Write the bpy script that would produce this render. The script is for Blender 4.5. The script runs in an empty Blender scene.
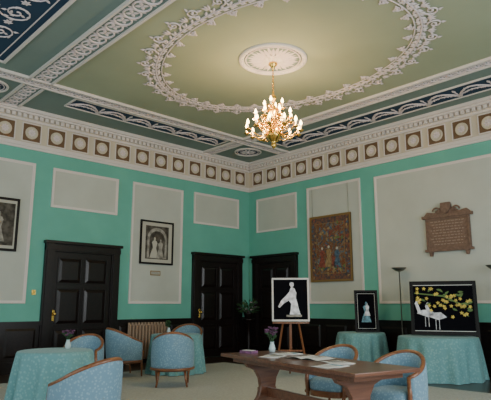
import bpy, bmesh, math, random
from mathutils import Matrix, Vector, noise
random.seed(4)
pi=math.pi; cos=math.cos; sin=math.sin
# ------------------------------------------------------------------ materials
def mat(name,col,rough=.6,metal=0,var=.0,scale=8,bump=0,emit=None,es=0,col2=None,spec=None,coat=0,alpha=None):
    m=bpy.data.materials.new(name);m.use_nodes=True
    nt=m.node_tree;b=nt.nodes['Principled BSDF']
    b.inputs['Base Color'].default_value=(*col,1);b.inputs['Roughness'].default_value=rough
    b.inputs['Metallic'].default_value=metal
    if spec is not None:b.inputs['Specular IOR Level'].default_value=spec
    if coat:b.inputs['Coat Weight'].default_value=coat;b.inputs['Coat Roughness'].default_value=.15
    if emit:
        b.inputs['Emission Color'].default_value=(*emit,1);b.inputs['Emission Strength'].default_value=es
    if var>0 or bump>0 or col2:
        tc=nt.nodes.new('ShaderNodeTexCoord');n=nt.nodes.new('ShaderNodeTexNoise')
        n.inputs['Scale'].default_value=scale;n.inputs['Detail'].default_value=4
        nt.links.new(tc.outputs['Object'],n.inputs['Vector'])
        if var>0 or col2:
            r=nt.nodes.new('ShaderNodeValToRGB')
            c2=col2 if col2 else tuple(c*(1-var) for c in col)
            c1=col if col2 else tuple(min(1,c*(1+var)) for c in col)
            r.color_ramp.elements[0].position=.35;r.color_ramp.elements[1].position=.65
            r.color_ramp.elements[0].color=(*c2,1);r.color_ramp.elements[1].color=(*c1,1)
            nt.links.new(n.outputs['Fac'],r.inputs[0]);nt.links.new(r.outputs[0],b.inputs['Base Color'])
        if bump>0:
            bp=nt.nodes.new('ShaderNodeBump');bp.inputs['Strength'].default_value=bump;bp.inputs['Distance'].default_value=.02
            nt.links.new(n.outputs['Fac'],bp.inputs['Height']);nt.links.new(bp.outputs[0],b.inputs['Normal'])
    return m
def woodmat(name,c1,c2,rough=.35,sx=1,sy=12,coat=.3,spec=.5):
    m=mat(name,c1,rough,coat=coat,spec=spec);nt=m.node_tree;b=nt.nodes['Principled BSDF']
    tc=nt.nodes.new('ShaderNodeTexCoord');mp=nt.nodes.new('ShaderNodeMapping');mp.inputs['Scale'].default_value=(sy,sx,sy)
    n=nt.nodes.new('ShaderNodeTexNoise');n.inputs['Scale'].default_value=2.5;n.inputs['Detail'].default_value=6;n.inputs['Distortion'].default_value=1
    r=nt.nodes.new('ShaderNodeValToRGB');r.color_ramp.elements[0].color=(*c1,1);r.color_ramp.elements[1].color=(*c2,1)
    r.color_ramp.elements[0].position=.35;r.color_ramp.elements[1].position=.65
    nt.links.new(tc.outputs['Object'],mp.inputs[0]);nt.links.new(mp.outputs[0],n.inputs[0]);nt.links.new(n.outputs['Fac'],r.inputs[0]);nt.links.new(r.outputs[0],b.inputs['Base Color'])
    return m
def damask(name,c1,c2,scale=22,rough=.75):
    m=mat(name,c1,rough);nt=m.node_tree;b=nt.nodes['Principled BSDF'];b.inputs['Sheen Weight'].default_value=.15
    tc=nt.nodes.new('ShaderNodeTexCoord');v=nt.nodes.new('ShaderNodeTexVoronoi');v.inputs['Scale'].default_value=scale
    r=nt.nodes.new('ShaderNodeValToRGB');r.color_ramp.elements[0].color=(*c2,1);r.color_ramp.elements[1].color=(*c1,1)
    r.color_ramp.elements[0].position=.25;r.color_ramp.elements[1].position=.45
    nt.links.new(tc.outputs['Object'],v.inputs['Vector']);nt.links.new(v.outputs['Distance'],r.inputs[0]);nt.links.new(r.outputs[0],b.inputs['Base Color'])
    return m
def tapestrymat():
    m=mat('tapestry_weave',(.3,.2,.12),.95,spec=.1);nt=m.node_tree;b=nt.nodes['Principled BSDF']
    tc=nt.nodes.new('ShaderNodeTexCoord');v=nt.nodes.new('ShaderNodeTexNoise');v.inputs['Scale'].default_value=9;v.inputs['Detail'].default_value=8;v.inputs['Distortion'].default_value=1.5
    r=nt.nodes.new('ShaderNodeValToRGB');cr=r.color_ramp
    cols=[(.30,(.02,.03,.06)),(.40,(.05,.09,.12)),(.46,(.20,.12,.05)),(.51,(.18,.03,.02)),(.56,(.28,.20,.10)),(.62,(.05,.10,.14)),(.72,(.38,.32,.21))]
    cr.elements[0].position=cols[0][0];cr.elements[0].color=(*cols[0][1],1)
    cr.elements[1].position=cols[-1][0];cr.elements[1].color=(*cols[-1][1],1)
    for p,c in cols[1:-1]:
        e=cr.elements.new(p);e.color=(*c,1)
    nt.links.new(tc.outputs['Object'],v.inputs['Vector']);nt.links.new(v.outputs['Fac'],r.inputs[0]);nt.links.new(r.outputs[0],b.inputs['Base Color'])
    return m
MT=dict(
 wall=mat('turquoise_paint',(.155,.47,.37),.75,var=.04,scale=2,spec=.3),
 panel=mat('panel_grey_paint',(.54,.56,.49),.8,var=.04,scale=1.5,spec=.3),
 white=mat('plaster_white',(.76,.69,.64),.7),
 plaster=mat('plaster_pink_white',(.76,.66,.66),.75),
 cream=mat('frieze_cream',(.64,.56,.43),.8),
 tan=mat('frieze_tan',(.17,.10,.05),.8),
 ceil=mat('ceiling_sage',(.36,.40,.27),.85,var=.04,scale=1),
 ceil2=mat('ceiling_grey_teal',(.20,.27,.24),.85,var=.05,scale=1),
 navy=mat('ceiling_slate_blue',(.026,.056,.098),.85,spec=.2),
 dark=woodmat('black_mahogany',(.005,.0035,.0035),(.015,.008,.0065),.33,coat=.12,spec=.35),
 floor=woodmat('floor_boards',(.03,.017,.010),(.06,.032,.018),.4),
 carpet=mat('carpet_grey',(.46,.47,.43),.95,var=.10,scale=30,bump=.3),
 cloth=damask('tablecloth_damask',(.14,.33,.34),(.21,.42,.42),26),
 chair=damask('chair_blue_fabric',(.16,.29,.38),(.26,.40,.48),34),
 honey=woodmat('honey_wood',(.16,.055,.02),(.27,.10,.035),.35),
 red=woodmat('red_wood',(.12,.045,.024),(.20,.08,.042),.28),
 brass=mat('brass',(.85,.52,.12),.25,1),
 bulb=mat('bulb_glow',(1,.8,.5),.5,emit=(1,.66,.26),es=24),
 candle=mat('candle_sleeve',(.85,.7,.45),.5,emit=(1,.6,.22),es=1.5),
 black=mat('print_black',(.004,.004,.006),.9,spec=.05),
 blackf=mat('frame_black',(.010,.009,.009),.5,spec=.2),
 silver=mat('frame_silver',(.62,.60,.56),.4),
 paper=mat('paper_white',(.75,.75,.72),.7),
 mount=mat('mount_cream',(.50,.48,.40),.8),
 sepia=mat('print_sepia',(.09,.08,.065),.8,var=.5,scale=9,spec=.1),
 sepial=mat('print_sepia_light',(.30,.28,.24),.8,var=.35,scale=10,spec=.1),
 statue=mat('print_white',(.66,.66,.70),.7,var=.35,scale=14),
 teal=mat('print_teal',(.12,.28,.36),.6,var=.5,scale=14),
 yellow=mat('print_yellow',(.60,.45,.07),.6,var=.4,scale=20),
 leafp=mat('print_leaf',(.10,.17,.05),.8),
 ochre=mat('weave_ochre',(.30,.20,.09),.9,var=.3,scale=20),
 rust=mat('weave_rust',(.22,.06,.04),.9,var=.4,scale=20),
 wblue=mat('weave_blue',(.07,.12,.17),.9,var=.4,scale=20),
 tap=tapestrymat(),
 tapb=mat('tapestry_border',(.24,.10,.05),.95,col2=(.04,.05,.06),scale=22),
 gold=mat('gilt',(.30,.18,.06),.5,.5),
 stone=mat('plaque_stone',(.19,.115,.08),.7,var=.2,scale=20,bump=.2),
 stoned=mat('plaque_letters',(.33,.24,.18),.8),
 rad=mat('radiator_paint',(.36,.25,.17),.5),
 steel=mat('lamp_metal',(.25,.23,.2),.3,.9),
 green=mat('plant_green',(.03,.09,.03),.6,var=.3,scale=30),
 purple=mat('flower_purple',(.18,.07,.15),.7,var=.4,scale=40),
 pink=mat('flower_pale',(.5,.4,.42),.7),
 glass=mat('vase_glass',(.5,.62,.62),.1),
 wframe=mat('window_white',(.7,.7,.68),.5),
)
MN=list(MT.keys())
# ------------------------------------------------------------------ mesh builder
class M:
    def __init__(s): s.v=[];s.f=[];s.m=[];s.sm=[];s.X=Matrix()
    def add(s,vs,fs,m,smooth=False,X=None):
        o=len(s.v);T=s.X@X if X is not None else s.X
        s.v+= [tuple(T@Vector(v)) for v in vs]
        for f in fs:
            s.f.append([o+i for i in f]);s.m.append(m);s.sm.append(smooth)
    def box(s,x0,x1,y0,y1,z0,z1,m,X=None):
        s.add([(x0,y0,z0),(x1,y0,z0),(x1,y1,z0),(x0,y1,z0),(x0,y0,z1),(x1,y0,z1),(x1,y1,z1),(x0,y1,z1)],
              [(0,3,2,1),(4,5,6,7),(0,1,5,4),(1,2,6,5),(2,3,7,6),(3,0,4,7)],m,X=X)
    def frus(s,x0,x1,y0,y1,z0,z1,b,m,X=None): # raised panel w/ sloped edge
        s.add([(x0,y0,z0),(x1,y0,z0),(x1,y1,z0),(x0,y1,z0),(x0+b,y0+b,z1),(x1-b,y0+b,z1),(x1-b,y1-b,z1),(x0+b,y1-b,z1)],
              [(0,3,2,1),(4,5,6,7),(0,1,5,4),(1,2,6,5),(2,3,7,6),(3,0,4,7)],m,X=X)
    def frame(s,x0,x1,y0,y1,z0,z1,w,m):
        s.box(x0,x1,y0,y0+w,z0,z1,m);s.box(x0,x1,y1-w,y1,z0,z1,m)
        s.box(x0,x0+w,y0+w,y1-w,z0,z1,m);s.box(x1-w,x1,y0+w,y1-w,z0,z1,m)
    def poly(s,pts,z,m): s.add([(x,y,z) for x,y in pts],[list(range(len(pts)))],m)
    def prism(s,pts,z0,z1,m,X=None):
        n=len(pts)
        s.add([(x,y,z0) for x,y in pts]+[(x,y,z1) for x,y in pts],[list(range(n))[::-1],list(range(n,2*n))]+[(i,(i+1)%n,n+(i+1)%n,n+i) for i in range(n)],m,X=X)
    def lathe(s,prof,m,c=(0,0,0),seg=16,smooth=True,X=None,fn=None):
        vs=[];fs=[];n=len(prof)
        for r,z in prof:
            for k in range(seg):
                a=2*pi*k/seg;vs.append((c[0]+r*cos(a),c[1]+r*sin(a),c[2]+z))
        for i in range(n-1):
            for k in range(seg):
                k2=(k+1)%seg;fs.append((i*seg+k,i*seg+k2,(i+1)*seg+k2,(i+1)*seg+k))
        s.add(vs,fs,m,smooth,X=X)
    def tube(s,path,r,m,seg=6,closed=False,smooth=True,cap=True,X=None):
        P=[Vector(p) for p in path];n=len(P);vs=[];fs=[]
        rr=r if isinstance(r,(list,tuple)) else [r]*n
        up=None
        for i in range(n):
            if closed: t=P[(i+1)%n]-P[i-1]
            else: t=P[min(i+1,n-1)]-P[max(i-1,0)]
            if t.length<1e-9:t=Vector((0,0,1))
            t.normalize()
            if up is None:
                up=Vector((0,0,1)) if abs(t.z)<.9 else Vector((1,0,0))
            a=t.cross(up)
            if a.length<1e-4:a=t.cross(Vector((1,.3,0)))
            a.normalize();b=a.cross(t).normalized()
            if closed is False: up=b
            for k in range(seg):
                q=P[i]+(a*cos(2*pi*k/seg)+b*sin(2*pi*k/seg))*rr[i];vs.append(tuple(q))
        for i in range(n if closed else n-1):
            j=(i+1)%n
            for k in range(seg):
                k2=(k+1)%seg;fs.append((i*seg+k,i*seg+k2,j*seg+k2,j*seg+k))
        if cap and not closed:
            fs.append(list(range(seg))[::-1]);fs.append([(n-1)*seg+k for k in range(seg)])
        s.add(vs,fs,m,smooth,X=X)
    def leaf(s,x,y,ang,L,W,h,m,z=0):
        pts=[(0,0,0),(L*.35,W*.5,0),(L*.7,W*.35,0),(L,0,0),(L*.7,-W*.35,0),(L*.35,-W*.5,0),(L*.4,0,h)]
        X=Matrix.Translation((x,y,z))@Matrix.Rotation(ang,4,'Z')
        s.add(pts,[(0,1,6),(1,2,6),(2,3,6),(3,4,6),(4,5,6),(5,0,6)],m,True,X=X)
    def leaf3(s,p,d,L,W,m):
        d=Vector(d).normalized();a=d.cross(Vector((random.uniform(-1,1),random.uniform(-1,1),random.uniform(-1,1))));a.normalize()
        p=Vector(p);n=a.cross(d)
        vs=[p,p+d*L*.4+a*W*.5+n*W*.1,p+d*L-n*W*.1,p+d*L*.4-a*W*.5+n*W*.1]
        s.add([tuple(v) for v in vs],[(0,1,2),(0,2,3)],m,True)
    def dome(s,x,y,r,h,m,seg=10,z=0):
        s.lathe([(r,0),(r*.85,h*.6),(r*.5,h*.92),(.0005,h)],m,(x,y,z),seg)
    def ring(s,x,y,R,r,m,seg=16,t=5,z=0,ry=None):
        ry=ry or R
        s.tube([(x+R*cos(2*pi*k/seg),y+ry*sin(2*pi*k/seg),z) for k in range(seg)],r,m,t,closed=True)
    def obj(s,name,loc=(0,0,0),rz=0,parent=None,bevel=0,mw=None):
        me=bpy.data.meshes.new(name);me.from_pydata(s.v,[],s.f);used=sorted(set(s.m),key=MN.index)
        for k in used:me.materials.append(MT[k])
        me.polygons.foreach_set('material_index',[used.index(k) for k in s.m])
        me.polygons.foreach_set('use_smooth',s.sm)
        bm=bmesh.new();bm.from_mesh(me);bmesh.ops.recalc_face_normals(bm,faces=bm.faces);bm.to_mesh(me);bm.free()
        o=bpy.data.objects.new(name,me);bpy.context.scene.collection.objects.link(o)
        if mw is not None:o.matrix_world=mw
        else:
            o.location=loc;o.rotation_euler=(0,0,rz)
        if parent:o.parent=parent
        if bevel:
            b=o.modifiers.new('bevel','BEVEL');b.width=bevel;b.segments=2;b.limit_method='ANGLE';b.angle_limit=math.radians(40)
        return o
H=5.30; RL=12.6
WL=Matrix(((1,0,0,0),(0,0,-1,0),(0,1,0,0),(0,0,0,1)))      # s=x, up, depth -> room
WR=Matrix(((0,0,-1,0),(-1,0,0,0),(0,1,0,0),(0,0,0,1)))     # s=-y
CE=Matrix(((1,0,0,0),(0,1,0,0),(0,0,-1,H),(0,0,0,1)))      # ceiling, depth downwards
# ------------------------------------------------------------------ room shell
m=M();m.box(-RL,.2,0,.2,-.1,H+.1,'wall');m.obj('wall_left')
m=M();m.box(0,.2,-RL,0,-.1,H+.1,'wall');m.obj('wall_right')
m=M();m.box(-RL-.2,.2,-RL-.2,.2,-.15,0,'floor');m.obj('floor')
m=M();m.box(-RL-.2,.2,-RL-.2,.2,H,H+.15,'ceil2');m.obj('ceiling')
def winwall(name,X,Lw,cs):
    m=M();m.X=X;w=.85
    e=[0]
    for c in cs:e+=[c-w,c+w]
    e.append(Lw)
    for i in range(0,len(e),2):m.box(e[i],e[i+1],0,H,-.2,0,'wall')
    for c in cs:
        m.box(c-w,c+w,0,.7,-.2,0,'wall');m.box(c-w,c+w,4.1,H,-.2,0,'wall')
    m.obj(name)
    for c in cs:
        k=M();k.X=X
        k.frame(c-w,c+w,.7,4.1,-.15,-.08,.07,'wframe')
        for q in (-.28,.28):k.box(c+q-.02,c+q+.02,.77,4.03,-.13,-.1,'wframe')
        for z in (1.4,2.05,2.7,3.35):k.box(c-w+.07,c+w-.07,z-.02,z+.02,-.135,-.095,'wframe')
        k.obj('window_%d'%winwall.n);winwall.n+=1
winwall.n=1
XW=Matrix(((0,0,1,-RL),(-1,0,0,0),(0,1,0,0),(0,0,0,1)))
XS=Matrix(((1,0,0,0),(0,0,1,-RL),(0,1,0,0),(0,0,0,1)))
winwall('wall_west',XW,RL,[2.6,5.6,8.6])
winwall('wall_south',XS@Matrix.Translation((-RL,0,0)),RL,[3.4,6.4,9.2])
m=M();m.box(-9.6,-2.0,-9.0,-1.25,0,.008,'carpet');m.obj('carpet')
# wall panels (moulded)
def wpanel(X,s0,s1,z0,z1,name):
    m=M();m.X=X
    m.box(s0+.02,s1-.02,z0+.02,z1-.02,0,.008,'panel')
    m.frame(s0,s1,z0,z1,0,.03,.035,'white');m.frame(s0+.035,s1-.035,z0+.035,z1-.035,0,.017,.02,'white')
    m.obj(name)
n=1
for a in [(-9.0,-6.18,1.33,4.20),(-5.80,-4.23,3.33,4.18),(-3.84,-2.36,1.33,4.19),(-2.0,-.42,3.38,4.21)]:
    wpanel(WL,*a,'trim_%d'%n);n+=1
for a in [(.32,1.81,3.27,4.22),(2.17,3.80,1.33,4.25),(4.19,8.6,1.33,4.20)]:
    wpanel(WR,*a,'trim_%d'%n);n+=1
# frieze + cornice
def frieze(X,a,b,sgn,name):
    m=M();m.X=X
    m.box(a,b,4.60,5.06,0,.012,'cream')
    m.box(a,b,4.48,4.53,0,.035,'white');m.box(a,b,4.53,4.60,0,.06,'white')
    m.box(a,b,5.06,5.11,0,.05,'white')
    m.box(a,b,5.11,5.19,0,.06,'cream');m.box(a,b,5.19,5.23,0,.16,'white');m.box(a,b,5.23,H,0,.21,'white')
    L=abs(b-a);k=0
    while .05+k*.115<L:
        s=(b if sgn<0 else a)+(1 if sgn>0 else -1)*(.08+k*.115)
        m.box(s-.035,s+.035,5.115,5.188,.06,.125,'white');k+=1
    k=0
    while .38+k*.54<L:
        s=(b if sgn<0 else a)+(1 if sgn>0 else -1)*(.38+k*.54)
        m.box(s-.19,s+.19,4.645,5.025,.012,.02,'tan')
        m.frame(s-.205,s+.205,4.63,5.04,.012,.035,.022,'white')
        m.X=X@Matrix.Translation((s,4.835,.02))
        m.lathe([(.135,0),(.13,.02),(.105,.022),(.1,.012),(.07,.012)],'cream',seg=18)
        for q in range(8):m.leaf(.02*cos(q*pi/4),.02*sin(q*pi/4),q*pi/4,.085,.045,.02,'plaster',z=.005)
        m.dome(0,0,.03,.03,'plaster',8)
        m.poly([(.1*cos(2*pi*q/18),.1*sin(2*pi*q/18)) for q in range(18)],.006,'cream')
        m.X=X;k+=1
    m.obj(name)
frieze(WL,-RL,0,-1,'trim_%d'%n);n+=1
frieze(WR,0,RL,1,'trim_%d'%n);n+=1
# wainscot
def wain(X,a,b,name):
    m=M();m.X=X
    m.box(a,b,0,.93,0,.03,'dark');m.box(a,b,0,.2,.03,.055,'dark');m.box(a,b,.2,.22,.03,.045,'dark')
    m.box(a,b,.90,.94,.03,.06,'dark');m.box(a,b,.94,.98,0,.08,'dark')
    L=b-a;k=max(1,round(L/.75));w=L/k
    for i in range(k):
        if w>.3:
            m.frus(a+i*w+.08,a+(i+1)*w-.08,.3,.84,.03,.05,.04,'dark')
    m.obj(name)
wain(WL,-RL,-5.86,'baseboard_left_a');wain(WL,-4.13,-2.03,'baseboard_left_b');wain(WL,-.32,-.08,'baseboard_left_c')
wain(WR,.0,.19,'baseboard_right_a');wain(WR,1.82,RL,'baseboard_right_b')
# doors
def door(X,a,b,top,name,hs):
    m=M();m.X=X;w=.2
    for s in (a,b-w):
        m.box(s,s+w,0,top-.0,0,.07,'dark');m.box(s+.03,s+w-.03,.25,top,.07,.095,'dark');m.box(s-.01,s+w+.01,0,.24,0,.11,'dark')
    m.box(a,b,top-.2,top-.04,0,.08,'dark');m.box(a-.03,b+.03,top-.04,top+.02,0,.14,'dark');m.box(a,b,top-.17,top-.08,.08,.1,'dark')
    l=a+w;r=b-w;t=top-.2
    m.box(l,r,0.005,t,0,.025,'dark')
    cx=(l+r)/2;ph=[(.2,.78),(.92,1.62),(1.76,t-.14)]
    for z0,z1 in ph:
        for x0,x1 in ((l+.12,cx-.06),(cx+.06,r-.12)):
            m.frame(x0-.03,x1+.03,z0-.03,z1+.03,.025,.045,.025,'dark')
            m.frus(x0,x1,z0,z1,.025,.05,.06,'dark')
    hx=l+.07 if hs<0 else r-.07
    m.box(hx-.03,hx+.03,.98,1.2,.025,.03,'brass')
    m.lathe([(.012,0),(.012,.04),(.03,.05),(.034,.065),(.025,.08),(.001,.085)],'brass',c=(hx,1.12,.03),seg=12)
    m.obj(name,bevel=.006)
door(WL,-5.86,-4.13,2.60,'door_1',-1);door(WL,-2.03,-.32,2.61,'door_2',-1);door(WR,.19,1.82,2.61,'door_3',1)
m=M();m.X=WL;m.box(-6.06,-5.98,1.5,1.6,0,.012,'brass');m.dome(-6.02,1.55,.012,.012,'brass',8,z=.012);m.obj('light_switch')
# ------------------------------------------------------------------ ceiling plasterwork
CX,CY=-4.42,-5.20
m=M();m.X=CE
m.box(-6.65,-1.9,-8.7,-1.78,0,.004,'ceil')
m.frame(-6.68,-1.87,-8.73,-1.75,0,.02,.03,'white')
m.obj('trim_%d'%n);n+=1
def guilloche(x0,y0,x1,y1,w,name):
    m=M();L=math.hypot(x1-x0,y1-y0);a=math.atan2(y1-y0,x1-x0)
    m.X=CE@Matrix.Translation((x0,y0,0))@Matrix.Rotation(a,4,'Z')
    h=w/2
    m.box(0,L,-h,h,0,.015,'ceil2')
    for s in (-1,1):
        m.box(0,L,s*h-.02,s*h+.02,0,.05,'white')
    k=0;st=w*.62
    while (k+.5)*st<L:
        x=(k+.5)*st
        m.ring(x,0,h*.62,.017,'plaster',14,5,z=.02)
        for q in range(4):m.leaf(x,0,q*pi/2+pi/4,h*.55,h*.3,.02,'plaster',z=.015)
        for s in (-1,1):
            m.leaf(x+st*.5,0,s*pi/2,h*.8,h*.35,.025,'plaster',z=.015)
        k+=1
    m.obj(name)
guilloche(-RL,-1.62,-.2,-1.62,.26,'trim_%d'%n);n+=1
guilloche(-1.74,-1.75,-1.74,-RL,.26,'trim_%d'%n);n+=1
guilloche(-6.88,-.2,-6.88,-1.49,.36,'trim_%d'%n);n+=1
guilloche(-6.88,-1.75,-6.88,-RL,.40,'trim_%d'%n);n+=1
guilloche(-1.74,-.2,-1.74,-1.49,.26,'trim_%d'%n);n+=1
def garland(x0,y0,x1,y1,w,name,sw=.62):
    m=M();L=math.hypot(x1-x0,y1-y0);a=math.atan2(y1-y0,x1-x0);h=w/2
    m.X=CE@Matrix.Translation((x0,y0,0))@Matrix.Rotation(a,4,'Z')
    m.box(0,L,-h,h,0,.012,'navy');m.frame(-.03,L+.03,-h-.03,h+.03,0,.03,.03,'white')
    k=max(1,int(L/sw));st=L/k
    for i in range(k):
        for lv,(dp,rr) in enumerate(((h*1.15,.018),(h*.55,.013))):
            P=[]
            for q in range(13):
                t=q/12;P.append((i*st+t*st,h*.62-dp*4*t*(1-t)*.95,.02))
            m.tube(P,rr,'plaster',5)
            for q in range(1,12):
                x,y,_=P[q];m.leaf(x,y,random.uniform(-.6,.6)+(0 if q<6 else pi),.06,.04,.02,'plaster',z=.02)
                m.leaf(x,y,random.uniform(-.9,.9)+pi/2*(1 if q%2 else -1),.05,.035,.02,'plaster',z=.02)
        x=i*st
        if i>0:
            for q in range(6):m.leaf(x,h*.62,q*pi/3,.07,.05,.02,'plaster',z=.02)
            m.dome(x,h*.62,.03,.03,'plaster',8,z=.01)
            m.tube([(x,h*.6,.02),(x,-h*.2,.02)],.012,'plaster',5);m.leaf(x,-h*.1,-pi/2,.14,.07,.02,'plaster',z=.02)
    m.obj(name)
garland(-6.0,-1.12,-2.05,-1.12,.48,'trim_%d'%n);n+=1
garland(-.86,-2.05,-.86,-8.6,.54,'trim_%d'%n);n+=1
# left-bay large slate panel
m=M();m.X=CE
x0,x1,y0,y1=-10.6,-7.66,-8.3,-2.1
m.box(x0,x1,y0,y1,0,.012,'navy');m.frame(x0-.05,x1+.05,y0-.05,y1+.05,0,.035,.05,'white')
m.frame(x0+.10,x1-.10,y0+.10,y1-.10,.012,.022,.015,'plaster')
yy=y1-.35
while yy>y0+.3:
    for sx,cx0 in ((1,x0+.40),(-1,x1-.40)):
        P=[]
        for q in range(26):
            t=q/25;aa=t*3.6*pi;r=.22*(1-t)+.02
            P.append((cx0+r*cos(aa)*sx,yy+r*sin(aa),.02))
        m.tube(P,.012,'plaster',5)
        for q in range(0,22,2):
            x,y,_=P[q];m.leaf(x,y,random.uniform(0,2*pi),.10,.045,.02,'plaster',z=.015)
        for q in range(6):m.leaf(cx0,yy-.33,q*pi/3,.075,.04,.02,'plaster',z=.02)
    yy-=.66
for q in range(24):
    m.leaf((x0+x1)/2,(y0+y1)/2,q*pi/12,.6,.12,.03,'plaster',z=.015)
m.obj('trim_%d'%n);n+=1
def roundel(x,y,R,name):
    m=M();m.X=CE@Matrix.Translation((x,y,0))
    m.lathe([(R,.0),(R,.012),(.001,.012)],'navy',seg=28)
    m.ring(0,0,R,.025,'white',28,6,z=.012);m.ring(0,0,R*.82,.012,'plaster',28,5,z=.015)
    for q in range(12):m.leaf(R*.15*cos(q*pi/6),R*.15*sin(q*pi/6),q*pi/6,R*.55,R*.2,.025,'plaster',z=.014)
    m.dome(0,0,R*.16,.04,'plaster',10,z=.01);m.obj(name)
roundel(-.98,-.98,.34,'trim_%d'%n);n+=1
roundel(-7.5,-.9,.32,'trim_%d'%n);n+=1
# main oval garland
m=M();m.X=CE
ax,ay=1.80,2.42;N=150
def el(t,o=0):
    x=ax*cos(t);y=ay*sin(t);nx=cos(t)/ax;ny=sin(t)/ay;l=math.hypot(nx,ny);return CX+.12+x+nx/l*o,CY+y+ny/l*o,math.atan2(ny,nx)
for o,r in ((-.10,.010),(0,.016)):
    m.tube([(*el(2*pi*k/N,o)[:2],.02) for k in range(N)],r,'plaster',5,closed=True)
K=104
for k in range(K):
    t=2*pi*k/K
    x,y,a=el(t,0);tan=a+pi/2
    for s in (-1,1):
        m.leaf(x,y,tan+s*.7,.12,.05,.035,'plaster',z=.012)
        if k%2:m.leaf(x,y,tan+s*1.5,.10,.04,.03,'white',z=.012)
K=34
for k in range(K):
    t=2*pi*(k+.5)/K
    for s,o0,R0 in ((1,.07,.105),(-1,-.11,.06)):
        x,y,a=el(t,o0+s*R0);d=1 if k%2 else -1
        P=[];T0=a+pi if s>0 else a
        for q in range(22):
            u=q/21;r=R0*(1-u*.85);th=T0+d*u*3.1*pi;P.append((x+r*cos(th),y+r*sin(th),.02))
        m.tube(P,[.014*(1-.5*q/21) for q in range(22)],'plaster',5)
        for q in (2,6,10):
            px,py,_=P[q];m.leaf(px,py,math.atan2(py-y,px-x)+d*.6,.09 if s>0 else .05,.04,.025,'plaster',z=.015)
        m.dome(P[-1][0],P[-1][1],.02,.03,'plaster',7,z=.01)
    x,y,a=el(2*pi*k/K,.08)
    for q in range(3):m.leaf(x,y,a+(q-1)*.5,.14,.04,.025,'plaster',z=.015)
m.obj('trim_%d'%n);n+=1
# ceiling rose
m=M();m.X=CE@Matrix.Translation((CX,CY,0))
m.lathe([(.56,0),(.56,.03),(.53,.045),(.5,.03),(.48,.012),(.001,.012)],'ceil2',seg=48)
m.lathe([(.565,0),(.565,.032),(.53,.05),(.49,.032),(.48,.012)],'white',seg=48)
m.ring(0,0,.45,.012,'plaster',40,5,z=.02)
for q in range(32):m.dome(.505*cos(q*pi/16),.505*sin(q*pi/16),.018,.05,'plaster',6,z=.01)
for q in range(16):m.leaf(.2*cos((q+.5)*pi/8),.2*sin((q+.5)*pi/8),(q+.5)*pi/8,.25,.055,.04,'plaster',z=.012)
for q in range(16):m.leaf(.08*cos(q*pi/8),.08*sin(q*pi/8),q*pi/8,.33,.07,.06,'plaster',z=.015)
for q in range(12):m.leaf(.04*cos(q*pi/6),.04*sin(q*pi/6),q*pi/6,.17,.07,.07,'white',z=.03)
m.lathe([(.09,.0),(.09,.06),(.05,.09),(.001,.1)],'white',seg=14)
m.obj('trim_%d'%n);n+=1
# ------------------------------------------------------------------ chandelier
ch=bpy.data.objects.new('chandelier',None);bpy.context.scene.collection.objects.link(ch);ch.location=(CX,CY,0)
m=M()
m.lathe([(.001,5.24),(.07,5.235),(.075,5.2),(.03,5.15),(.015,5.1)],'brass',seg=14)
z=5.1;k=0
while z>4.72:
    X=Matrix.Translation((0,0,z-.03))@Matrix.Rotation(pi/2*(k%2),4,'Z')@Matrix.Rotation(pi/2,4,'X')
    m.tube([(.014*cos(q*pi/4),.03*sin(q*pi/4),0) for q in range(8)],.005,'brass',5,closed=True,X=X);z-=.045;k+=1
m.lathe([(.001,4.74),(.02,4.72),(.012,4.68),(.045,4.64),(.05,4.60),(.02,4.56),(.018,4.48),(.06,4.44),(.075,4.40),(.04,4.34),(.022,4.3),(.022,4.2),(.05,4.16),(.11,4.1),(.135,4.02),(.10,3.93),(.05,3.88),(.03,3.85),(.045,3.82),(.03,3.78),(.008,3.76),(.001,3.74)],'brass',seg=20)
def arm(a,R,z0,zc,drop):
    P=[]
    r0=.06
    for q in range(15):
        t=q/14
        r=r0+(R-r0)*t
        z=z0+(zc-z0)*t-drop*sin(pi*min(1,t*1.15))*(1-.15*t)
        P.append((r*cos(a),r*sin(a),z))
    P.append((R*cos(a),R*sin(a),zc+.01))
    m.tube(P,.011,'brass',6)
    c=(R*cos(a),R*sin(a),zc)
    S=[]
    for q in range(12):
        u=q/11;th=u*2.6*pi;rr=.05*(1-u*.8);rm=r0+(R-r0)*.35
        rad=rm+rr*cos(th);S.append((rad*cos(a),rad*sin(a),z0+.02+rr*sin(th)))
    m.tube(S,.007,'brass',5)
    m.lathe([(.005,-.03),(.02,-.015),(.045,.0),(.048,.01),(.02,.012),(.016,.03)],'brass',c=c,seg=12)
    m.lathe([(.013,.01),(.013,.09),(.001,.092)],'candle',c=c,seg=8)
    m.lathe([(.008,.09),(.022,.112),(.024,.128),(.014,.155),(.001,.185)],'bulb',c=c,seg=8)
for k in range(12):arm(k*pi/6+.1,.44,4.08,4.03,.12)
for k in range(8):arm(k*pi/4+.3,.30,4.24,4.22,.08)
for k in range(4):arm(k*pi/2+.5,.15,4.46,4.42,.05)
for k in range(8):
    a=k*pi/4;m.tube([(.06*cos(a),.06*sin(a),4.42),(.2*cos(a),.2*sin(a),4.3),(.13*cos(a),.13*sin(a),4.05)],.004,'brass',5)
m.obj('brass_frame',parent=ch)
def light(name,kind,loc,energy,col,size=.1,parent=None,rot=None,sy=None):
    l=bpy.data.lights.new(name,kind);l.energy=energy;l.color=col
    if kind=='AREA':
        l.shape='RECTANGLE';l.size=size;l.size_y=sy
    else:l.shadow_soft_size=size
    o=bpy.data.objects.new(name,l);bpy.context.scene.collection.objects.link(o);o.location=loc
    if rot:o.rotation_euler=rot
    if parent:o.parent=parent
    return o
for k in range(3):
    a=k*2*pi/3+.3;light('bulb_light_%d'%k,'POINT',(.37*cos(a),.37*sin(a),4.24),42,(1,.70,.36),.06,parent=ch)
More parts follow.
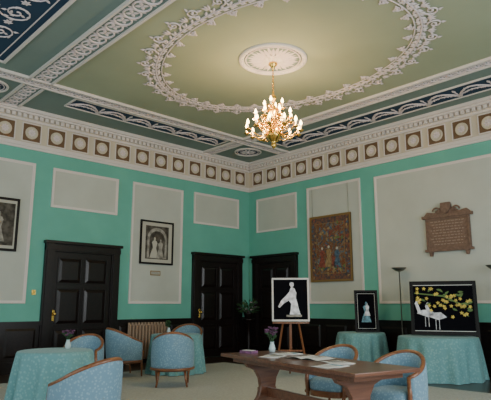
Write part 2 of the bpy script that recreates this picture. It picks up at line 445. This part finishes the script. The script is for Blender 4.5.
# ------------------------------------------------------------------ tub chair
CZ=.014
def tubchair(x,y,fx,fy,s=1.0):
    e=bpy.data.objects.new('tub_chair',None);bpy.context.scene.collection.objects.link(e)
    e.location=(x,y,CZ);e.rotation_euler=(0,0,math.atan2(fy,fx));e.scale=(s,s,s)
    A=math.radians(118);n=32
    def pt(th,z,off):
        t=max(0,(z-.28)/.55);rec=1+.14*t*max(0,cos(th))
        a=(.31+off)*rec;b=.325+off
        x=-a*cos(th);return (x if abs(th)<pi/2 else x*1.25,b*sin(th)*(1 if abs(th)<pi/2 else 1.0),z)
    def top(th): return .60+.24*max(0,cos(th/A*pi/2))**1.3
    m=M();vs=[];fs=[];rows=8
    for i in range(n+1):
        th=-A+2*A*i/n;tz=top(th)
        loop=[]
        for j in range(rows):
            z=.27+(tz-.27)*j/(rows-1);loop.append(pt(th,z,.03+.008*sin(pi*j/(rows-1))))
        loop.append(pt(th,tz+.015,.0))
        for j in range(rows-1,-1,-1):
            z=.27+(tz-.27)*j/(rows-1);loop.append(pt(th,z,-.03-.012*sin(pi*j/(rows-1))))
        vs+=loop
    c=2*rows+1
    for i in range(n):
        for j in range(c):
            k=(j+1)%c;fs.append((i*c+j,i*c+k,(i+1)*c+k,(i+1)*c+j))
    fs.append(list(range(c)));fs.append([n*c+j for j in range(c)][::-1])
    m.add(vs,fs,'chair',True)
    m.obj('upholstered_back',parent=e)
    m=M()
    def se(ph,k,z):
        cx=abs(cos(ph))**(2/3.2)*(1 if cos(ph)>0 else -1);sy=abs(sin(ph))**(2/3.2)*(1 if sin(ph)>0 else -1)
        if cx<0:cx*=.9
        return (.29*k*cx+.0,.275*k*sy,z)
    S=36;R=[(.9,.30),(.99,.32),(1.0,.36),(1.0,.41),(.95,.44),(.8,.458),(.5,.468),(.01,.472)]
    vs=[se(2*pi*q/S,k,z) for k,z in R for q in range(S)]
    fs=[(i*S+q,i*S+(q+1)%S,(i+1)*S+(q+1)%S,(i+1)*S+q) for i in range(len(R)-1) for q in range(S)]
    m.add(vs,fs,'chair',True);m.obj('seat_cushion',parent=e)
    m=M()
    R=[(.88,.235),(1.0,.235),(1.01,.31),(.88,.31)]
    vs=[se(2*pi*q/S,k,z) for k,z in R for q in range(S)]
    fs=[(i*S+q,i*S+(q+1)%S,((i+1)%4)*S+(q+1)%S,((i+1)%4)*S+q) for i in range(4) for q in range(S)]
    m.add(vs,fs,'honey')
    m.tube([pt(-A+2*A*i/n,top(-A+2*A*i/n)+.016,0) for i in range(n+1)],.027,'honey',8)
    m.tube([pt(-A+2*A*i/n,.275,.03) for i in range(n+1)],.022,'honey',8)
    for sgn in (-1,1):
        p=pt(sgn*A,.6,.0)
        m.tube([(.225,.265*sgn,.0),(.215,.27*sgn,.14),(.2,.285*sgn,.28),(p[0]+.02,p[1]+.01*sgn,.42),(p[0]+.005,p[1],.625)],[.014,.02,.028,.028,.028],'honey',8)
        m.tube([(-.29,.25*sgn,.0),(-.245,.225*sgn,.14),(-.22,.21*sgn,.27)],[.014,.019,.025],'honey',8)
    m.obj('wood_frame',parent=e)
chairs=[(-7.85,-5.97,-.35,.93,.92),(-6.12,-2.47,-.7,-.7,.92),(-4.93,-1.8,1,-.15,1),(-4.97,-3.36,.6,.8,.98),(-3.15,-1.32,-.7,-.6,1),(-4.89,-6.61,-1,-.1,.90),(-5.08,-7.60,-1,0,.90)]
for c in chairs:tubchair(*c)
# ------------------------------------------------------------------ cloth tables
def ctable(x,y,R,h=.74,ph=0,z0=0):
    m=M();S=144;prof=[(.01,h),(R*.6,h),(R*.96,h),(R,h-.006),(R+.012,h-.03)]
    vs=[]
    for r,z in prof:
        for k in range(S):
            a=2*pi*k/S;vs.append((r*cos(a),r*sin(a),z))
    T=14
    for i in range(1,T+1):
        t=i/T
        for k in range(S):
            a=2*pi*k/S
            w=sin(11*a+ph+1.1*sin(2*a+ph))+.5*sin(19*a+2*ph+.6*sin(3*a))
            r=R+.015+.05*t+(.048*t**.7)*w
            vs.append((r*cos(a),r*sin(a),h-.03-(h-.035-z0)*t))
    n=len(prof)+T
    fs=[(i*S+k,i*S+(k+1)%S,(i+1)*S+(k+1)%S,(i+1)*S+k) for i in range(n-1) for k in range(S)]
    fs.append(list(range(S)))
    m.add(vs,fs,'cloth',True)
    m.lathe([(.001,h-.012),(R-.02,h-.012),(R-.02,h-.03),(.03,h-.03),(.03,.1),(.25,z0+.04),(.25,z0+.005),(.001,z0+.005)],'dark',seg=24,smooth=False)
    return m.obj('round_table',loc=(x,y,.0))
ctable(-7.18,-3.78,.475,ph=.4,z0=.012,h=.71);ctable(-3.96,-2.06,.48,ph=2,z0=.012);ctable(-.76,-4.18,.48,ph=3);ctable(-.93,-5.96,.69,ph=1)
# ------------------------------------------------------------------ trestle table
m=M();L,Wd=2.26,.80
m.box(-L/2,L/2,-Wd/2,Wd/2,.695,.73,'red')
m.box(-L/2+.12,L/2-.12,-Wd/2+.1,Wd/2-.1,.64,.695,'red')
for s in (-1,1):
    X=Matrix.Translation((s*(L/2-.38),0,0))@Matrix(((0,0,1,0),(1,0,0,0),(0,1,0,0),(0,0,0,1)))
    half=[(.30,.64),(.27,.60),(.17,.56),(.115,.47),(.10,.38),(.13,.28),(.19,.2),(.27,.13),(.34,.07),(.36,.0)]
    inn=[(.28,.0),(.22,.05),(.12,.085)]
    pts=half+inn+[(-a,b) for a,b in inn[::-1]]+[(-a,b) for a,b in half[::-1]]
    m.prism(pts,-.03,.03,'red',X=X)
m.box(-L/2+.30,L/2-.30,-.02,.02,.27,.37,'red')
m.box(-L/2+.22,-L/2+.30,-.03,.03,.285,.35,'red');m.box(L/2-.30,L/2-.22,-.03,.03,.285,.35,'red')
tang=math.atan2(-2.48,-.5)
tb=m.obj('trestle_table',loc=(-5.96,-7.11,CZ),rz=tang,bevel=.006)
TT=Matrix.Translation((-5.96,-7.11,CZ+.73))@Matrix.Rotation(tang,4,'Z')
def onT(x,y,rz=0):return TT@Matrix.Translation((x,y,.001))@Matrix.Rotation(rz,4,'Z')
# open booklet
m=M()
for s in (-1,1):
    vs=[];nn=8
    for i in range(nn+1):
        t=i/nn;xx=s*.22*t;z=.004+.02*sin(pi*min(1,t*1.1))*(1-t*.6)
        vs+=[(xx,-.15,z),(xx,.15,z)]
    m.add(vs,[(2*i,2*i+1,2*i+3,2*i+2) for i in range(nn)],'paper',True)
    for j in range(5):m.box(s*.03 if s>0 else -.19,.19 if s>0 else -.03,-.11+j*.045,-.10+j*.045,.026,.027,'sepial')
m.box(-.23,.23,-.155,.155,0,.004,'sepia');m.obj('open_album',mw=onT(-.05,.08,.2))
for i,(x,y,r) in enumerate([(-.45,-.12,.5),(-.62,.2,-.3),(.42,.05,1.2),(.62,-.22,.1)]):
    m=M()
    for j in range(3):
        X=Matrix.Rotation(.12*j,4,'Z');m.box(-.105,.105,-.148,.148,.002*j,.002*j+.0015,'paper',X=X)
    m.box(-.08,.08,.05,.11,.006,.0065,'teal' if i%2 else 'sepia')
    for j in range(4):m.box(-.08,.07,-.1+j*.035,-.092+j*.035,.006,.0064,'sepial')
    m.obj('leaflet_stack',mw=onT(x,y,r))
m=M();m.box(-.09,.09,-.06,.06,0,.03,'purple');m.box(-.07,.07,-.04,.04,.03,.033,'paper');m.obj('small_box',mw=onT(-.95,-.12,.3))
# vases of flowers
def vase(x,y,z,h=.14,fm='pink',sp=.09,n=16,name='flower_vase'):
    m=M()
    m.lathe([(.001,0),(.035,0),(.042,h*.3),(.03,h*.7),(.02,h*.9),(.03,h),(.024,h),(.015,h*.88),(.001,h*.5)],'glass',seg=16)
    for k in range(n):
        a=random.uniform(0,2*pi);r=random.uniform(.2,1)*sp;hh=h+random.uniform(.5,1.25)*sp*1.3
        tip=(r*cos(a),r*sin(a),hh);m.tube([(0,0,h*.6),(r*.3*cos(a),r*.3*sin(a),h+.01),tip],.0025,'green',4)
        for q in range(7):
            d=(cos(q*.9)*.8,sin(q*.9)*.8,random.uniform(.1,.8));m.leaf3(tip,d,.035,.022,fm)
        for q in range(3):
            u=random.uniform(.3,.9);p=(tip[0]*u,tip[1]*u,h+(hh-h)*u);m.leaf3(p,(cos(a+q),sin(a+q),.3),.05,.02,'green')
    return m.obj(name,loc=(x,y,z))
vase(-6.95,-3.65,.711,.12,'purple',.075);vase(-4.1,-2.0,.741,.12,'green',.08)
p=TT@Vector((-.93,.2,0));vase(p.x,p.y,p.z+.001,.12,'purple',.10,22)
# corner plant stand
m=M()
m.lathe([(.001,0),(.2,0),(.2,.03),(.05,.06),(.035,.2),(.05,.5),(.03,.8),(.16,.92),(.17,.95),(.001,.95)],'dark',seg=20)
m.lathe([(.001,.951),(.09,.951),(.13,1.08),(.14,1.12),(.12,1.12),(.1,1.06),(.001,1.06)],'dark',seg=20)
for k in range(90):
    a=random.uniform(0,2*pi);el_=random.uniform(.1,1.4);r=random.uniform(.1,.3)
    d=Vector((cos(a)*cos(el_),sin(a)*cos(el_),sin(el_)));q=Vector((0,0,1.1))+d*r
    m.tube([(0,0,1.07),tuple(q)],.003,'green',4);m.leaf3(q,d+Vector((0,0,-.4)),.12,.05,'green')
    if k%6==0:
        for j in range(6):m.leaf3(q,(cos(j),sin(j),.5),.05,.035,'pink' if k%12 else 'purple')
m.obj('potted_plant_stand',loc=(-.62,-.62,0))
# radiator
m=M();m.X=WL
for k in range(13):
    s=-3.86+k*.085
    m.tube([(s,.10,.13),(s,.2,.13),(s,.85,.13),(s,.91,.13)],.03,'rad',8)
    m.tube([(s,.14,.18),(s,.86,.18)],.022,'rad',8)
m.tube([(-3.88,.16,.13),(-2.82,.16,.13)],.022,'rad',8);m.tube([(-3.88,.85,.13),(-2.82,.85,.13)],.022,'rad',8)
for s in (-3.86,-2.84):m.box(s-.02,s+.02,0,.12,.09,.19,'rad')
m.obj('radiator')
# ------------------------------------------------------------------ pictures
def pic(name,mw,w,h,fw,fm,inner,draw,depth=.03,mount=None):
    m=M()
    m.box(-w/2,w/2,-h/2,h/2,0,depth*.5,inner)
    m.frame(-w/2,w/2,-h/2,h/2,0,depth,fw,fm)
    m.frame(-w/2+fw,w/2-fw,-h/2+fw,h/2-fw,0,depth*.75,fw*.25,mount or fm)
    m.X=Matrix.Translation((0,0,depth*.5));draw(m);m.X=Matrix()
    return m.obj(name,mw=mw)
def lady(m,x,y,s,mt,z=.002): # standing gowned figure
    P=[(-.26,-.5),(-.2,-.25),(-.1,-.02),(-.12,.12),(-.16,.24),(-.1,.31),(-.035,.34),(-.055,.4),(-.04,.47),(0,.5),(.045,.47),(.055,.4),(.035,.34),(.1,.31),(.15,.22),(.12,.1),(.09,-.02),(.15,-.25),(.22,-.5)]
    m.poly([(x+a*s,y+b*s) for a,b in P],z,mt)
def dA(m):
    m.box(-.3,.3,-.42,.42,0,.001,'sepia');lady(m,0,-.05,.6,'sepial',.003)
pic('framed_photograph',WL@Matrix.Translation((-6.83,2.87,0.032)),.76,1.06,.04,'blackf','mount',dA)
def dC(m):
    m.box(-.41,.41,-.46,.46,0,.001,'mount');m.box(-.33,.33,-.40,.40,.001,.002,'sepia')
    m.poly([(-.28,-.38)]+[(.28*cos(pi-t*pi/12),.1+.26*sin(t*pi/12)) for t in range(13)]+[(.28,-.38)],.003,'sepial')
    m.poly([(-.22,-.36)]+[(.22*cos(pi-t*pi/12),.08+.2*sin(t*pi/12)) for t in range(13)]+[(.22,-.36)],.004,'sepia')
    lady(m,-.07,-.12,.5,'mount',.005);lady(m,.1,-.14,.46,'sepial',.006)
pic('framed_photograph',WL@Matrix.Translation((-3.13,2.78,0.032)),.95,1.05,.035,'blackf','mount',dC)
m=M();m.box(-.14,.14,-.055,.055,0,.012,'gold');m.box(-.12,.12,-.035,.035,.012,.014,'mount')
for j in range(3):m.box(-.1,.1,-.025+j*.02,-.02+j*.02,.014,.0145,'sepia')
m.obj('picture_label',mw=WL@Matrix.Translation((-3.13,2.05,.01)))
def dT(m):
    m.frame(-.57,.57,-.76,.76,0,.003,.15,'tapb');m.frame(-.43,.43,-.62,.62,.003,.005,.012,'gold')
    for k in range(22):
        m.leaf(-.5+random.uniform(-.03,.03),-.68+k*.065,random.uniform(0,6),.08,.05,.003,random.choice(['rust','ochre','wblue']),z=.003)
        m.leaf(.5+random.uniform(-.03,.03),-.68+k*.065,random.uniform(0,6),.08,.05,.003,random.choice(['rust','ochre','wblue']),z=.003)
    for (x,y,s,c) in ((-.25,-.22,.5,'rust'),(-.05,-.2,.52,'ochre'),(.2,-.24,.5,'wblue'),(.08,-.32,.34,'rust')):lady(m,x,y,s,c,.004)
    for (x,y) in ((-.25,0),(-.05,.03),(.2,-.02)):m.poly([(x+.035*cos(q),y+.035*sin(q)) for q in range(6)],.006,'mount')
    for k in range(40):m.leaf(random.uniform(-.36,.36),random.uniform(.12,.56),random.uniform(0,6),.11,.06,.004,random.choice(['leafp','ochre','wblue','rust']),z=.003)
    for k in range(24):m.leaf(random.uniform(-.36,.36),random.uniform(-.58,-.46),random.uniform(0,6),.11,.06,.004,random.choice(['leafp','ochre','rust']),z=.003)
tw=pic('tapestry',WR@Matrix.Translation((2.9,2.66,.032)),1.25,1.62,.04,'gold','tap',dT)
m=M();m.X=WR
for s in (2.35,3.45):m.tube([(s,3.47,.03),(s,4.2,.035)],.004,'steel',4)
m.obj('picture_wires')
def lean(x,y,z,az,tilt):
    # picture local x=viewer right, y up, z toward viewer; az = azimuth of normal
    nx,ny=cos(az),sin(az)
    B=Matrix(((-ny,0,nx,0),(nx,0,ny,0),(0,1,0,0),(0,0,0,1)))
    return Matrix.Translation((x,y,z))@B@Matrix.Rotation(-tilt,4,'X')
def dE(m):
    # dancer statuette: head, leaning body, sweeping drapery
    P=[(-.01,.30),(.025,.315),(.06,.30),(.065,.255),(.04,.22),(.075,.20),(.11,.12),(.10,.02),(.13,-.08),(.15,-.18),(.18,-.27),(-.02,-.27),(.0,-.18),(.01,-.08),(-.03,-.02),(-.12,-.07),(-.2,-.15),(-.23,-.13),(-.17,-.02),(-.08,.07),(-.02,.14),(.0,.2),(.015,.22),(-.012,.26)]
    m.poly(P,.002,'statue');m.box(-.08,.2,-.31,-.275,.0,.002,'sepial')
# easel
ex,ey=-2.95,-4.18;eaz=math.atan2(-10.84-ey,-10.36-ex)+.05
EM=lean(ex,ey,.03,eaz,0)
m=M()
for s in (-1,1):m.tube([(s*.30,.0,.12),(s*.12,1.1,.0),(s*.03,1.72,-.07)],.018,'honey',4,smooth=False)
m.tube([(0,0,-.55),(0,1.55,-.09)],.016,'honey',4,smooth=False)
m.box(-.33,.33,.94,.97,.0,.085,'honey');m.box(-.2,.2,.45,.48,.03,.06,'honey');m.box(-.02,.02,.48,1.75,-.05,-.03,'honey')
eo=m.obj('easel',mw=EM)
pic('framed_print',EM@Matrix.Translation((0,1.368,.055))@Matrix.Rotation(-.06,4,'X'),.68,.78,.025,'silver','black',dE)
def dF(m):
    lady(m,.0,-.02,.42,'teal');lady(m,.02,.03,.26,'statue',.003);m.frame(-.18,.18,-.36,.36,0,.002,.006,'paper')
az=math.atan2(-10.84+4.1,-10.36+.8)
pic('framed_print',lean(-.74,-4.32,.742+.435,az+.1,.09),.48,.86,.03,'blackf','black',dF,.025)
def dP(m):
    m.frame(-.53,.53,-.42,.42,0,.002,.010,'paper')
    for k in range(2):
        x=-.33+.18*k;y=-.12-.05*k
        m.poly([(x-.14,y+.02),(x-.05,y+.08),(x+.1,y+.09),(x+.2,y+.0),(x+.05,y-.05)],.003,'statue')
        m.poly([(x-.12,y+.03),(x-.17,y+.2),(x-.13,y+.27),(x-.07,y+.25),(x-.12,y+.22),(x-.07,y+.07)],.003,'statue')
        for q in (0,.06):m.poly([(x+q,y-.04),(x+q+.010,y-.04),(x+q+.010,y-.22),(x+q,y-.22)],.003,'statue')
    m.poly([(-.50,.26),(0,.2),(.3,.05),(.50,.1),(.50,.125),(.3,.08),(0,.23),(-.50,.28)],.003,'leafp')
    for k in range(64):
        t=random.random();x=-.46+.94*t;y=.24-.2*t+random.gauss(0,.12)
        y=max(-.34,min(.35,y))
        if k%3==0:
            m.leaf(min(x,.40),y,random.uniform(-1,1),.1,.04,.002,'leafp',z=.003);continue
        for q in range(5):m.leaf(min(max(x,-.46),.46),y,q*1.257+k,.036,.022,.002,'yellow',z=.004)
az=math.atan2(-10.84+5.9,-10.36+.8)
pic('framed_print',lean(-.90,-6.10,.742+.505,az-.02,.12),1.16,.98,.05,'blackf','black',dP,.03)
# plaque
m=M()
m.box(-.46,.46,-.38,.26,0,.05,'stone');m.frame(-.46,.46,-.38,.26,.05,.07,.035,'stone')
m.box(-.53,.53,.26,.32,0,.09,'stone');m.box(-.50,.50,-.43,-.38,0,.08,'stone')
m.prism([(-.5,.32),(-.42,.40),(-.25,.37),(-.16,.46),(.16,.46),(.25,.37),(.42,.40),(.5,.32)],0,.05,'stone')
m.prism([(-.1,.56),(.1,.56),(.11,.45),(.06,.37),(0,.33),(-.06,.37),(-.11,.45)],.03,.09,'stone')
for s in (-1,1):
    m.tube([(s*(.2+.09*(1-u/14)*cos(u*.5)),.40+.09*(1-u/14)*sin(u*.5),.06) for u in range(14)],.018,'stone',6)
    m.prism([(s*.34,-.43),(s*.42,-.43),(s*.40,-.52),(s*.36,-.52)],0,.07,'stone')
for j in range(9):
    y=.17-j*.058;w=.36-.03*(j%3);x=-w
    while x<w:
        l=random.uniform(.03,.08);m.box(x,min(w,x+l),y,y+.018,.05,.053,'stoned');x+=l+.02
m.obj('memorial_plaque',mw=WR@Matrix.Translation((5.88,2.80,.01)),bevel=.004)
# torchieres
def torch(x,y,h):
    m=M()
    m.lathe([(.001,0),(.14,0),(.14,.02),(.03,.035),(.012,.06),(.012,h-.05),(.03,h-.04),(.09,h-.02),(.15,h+.03),(.155,h+.045),(.145,h+.045),(.08,h-.0),(.001,h-.01)],'steel',seg=20)
    m.obj('floor_lamp',loc=(x,y,0))
torch(-.27,-4.86,2.03);torch(-.27,-6.83,1.98)
# ------------------------------------------------------------------ lights
DC=(.93,.97,1.0)
for c in (2.6,5.6,8.6):light('window_daylight','AREA',(-RL-.25,-c,2.4),80,DC,3.3,rot=(0,-pi/2,0),sy=1.7)
for c in (3.4,6.4,9.2):
    light('window_daylight','AREA',(-RL+c,-RL-.25,2.4),185,DC,1.7,rot=(pi/2,0,0),sy=3.3)
w=bpy.data.worlds.new('world');bpy.context.scene.world=w;w.use_nodes=True
w.node_tree.nodes['Background'].inputs[0].default_value=(.6,.75,1,1);w.node_tree.nodes['Background'].inputs[1].default_value=.4
# ------------------------------------------------------------------ camera
cd=bpy.data.cameras.new('camera');cam=bpy.data.objects.new('camera',cd);bpy.context.scene.collection.objects.link(cam)
cd.sensor_width=36;cd.lens=36*531/491;cd.clip_start=.05
cam.location=(-10.363,-10.845,1.30);cam.rotation_euler=(pi/2+math.atan(105/531),0,math.radians(46.7)-pi/2)
bpy.context.scene.camera=cam
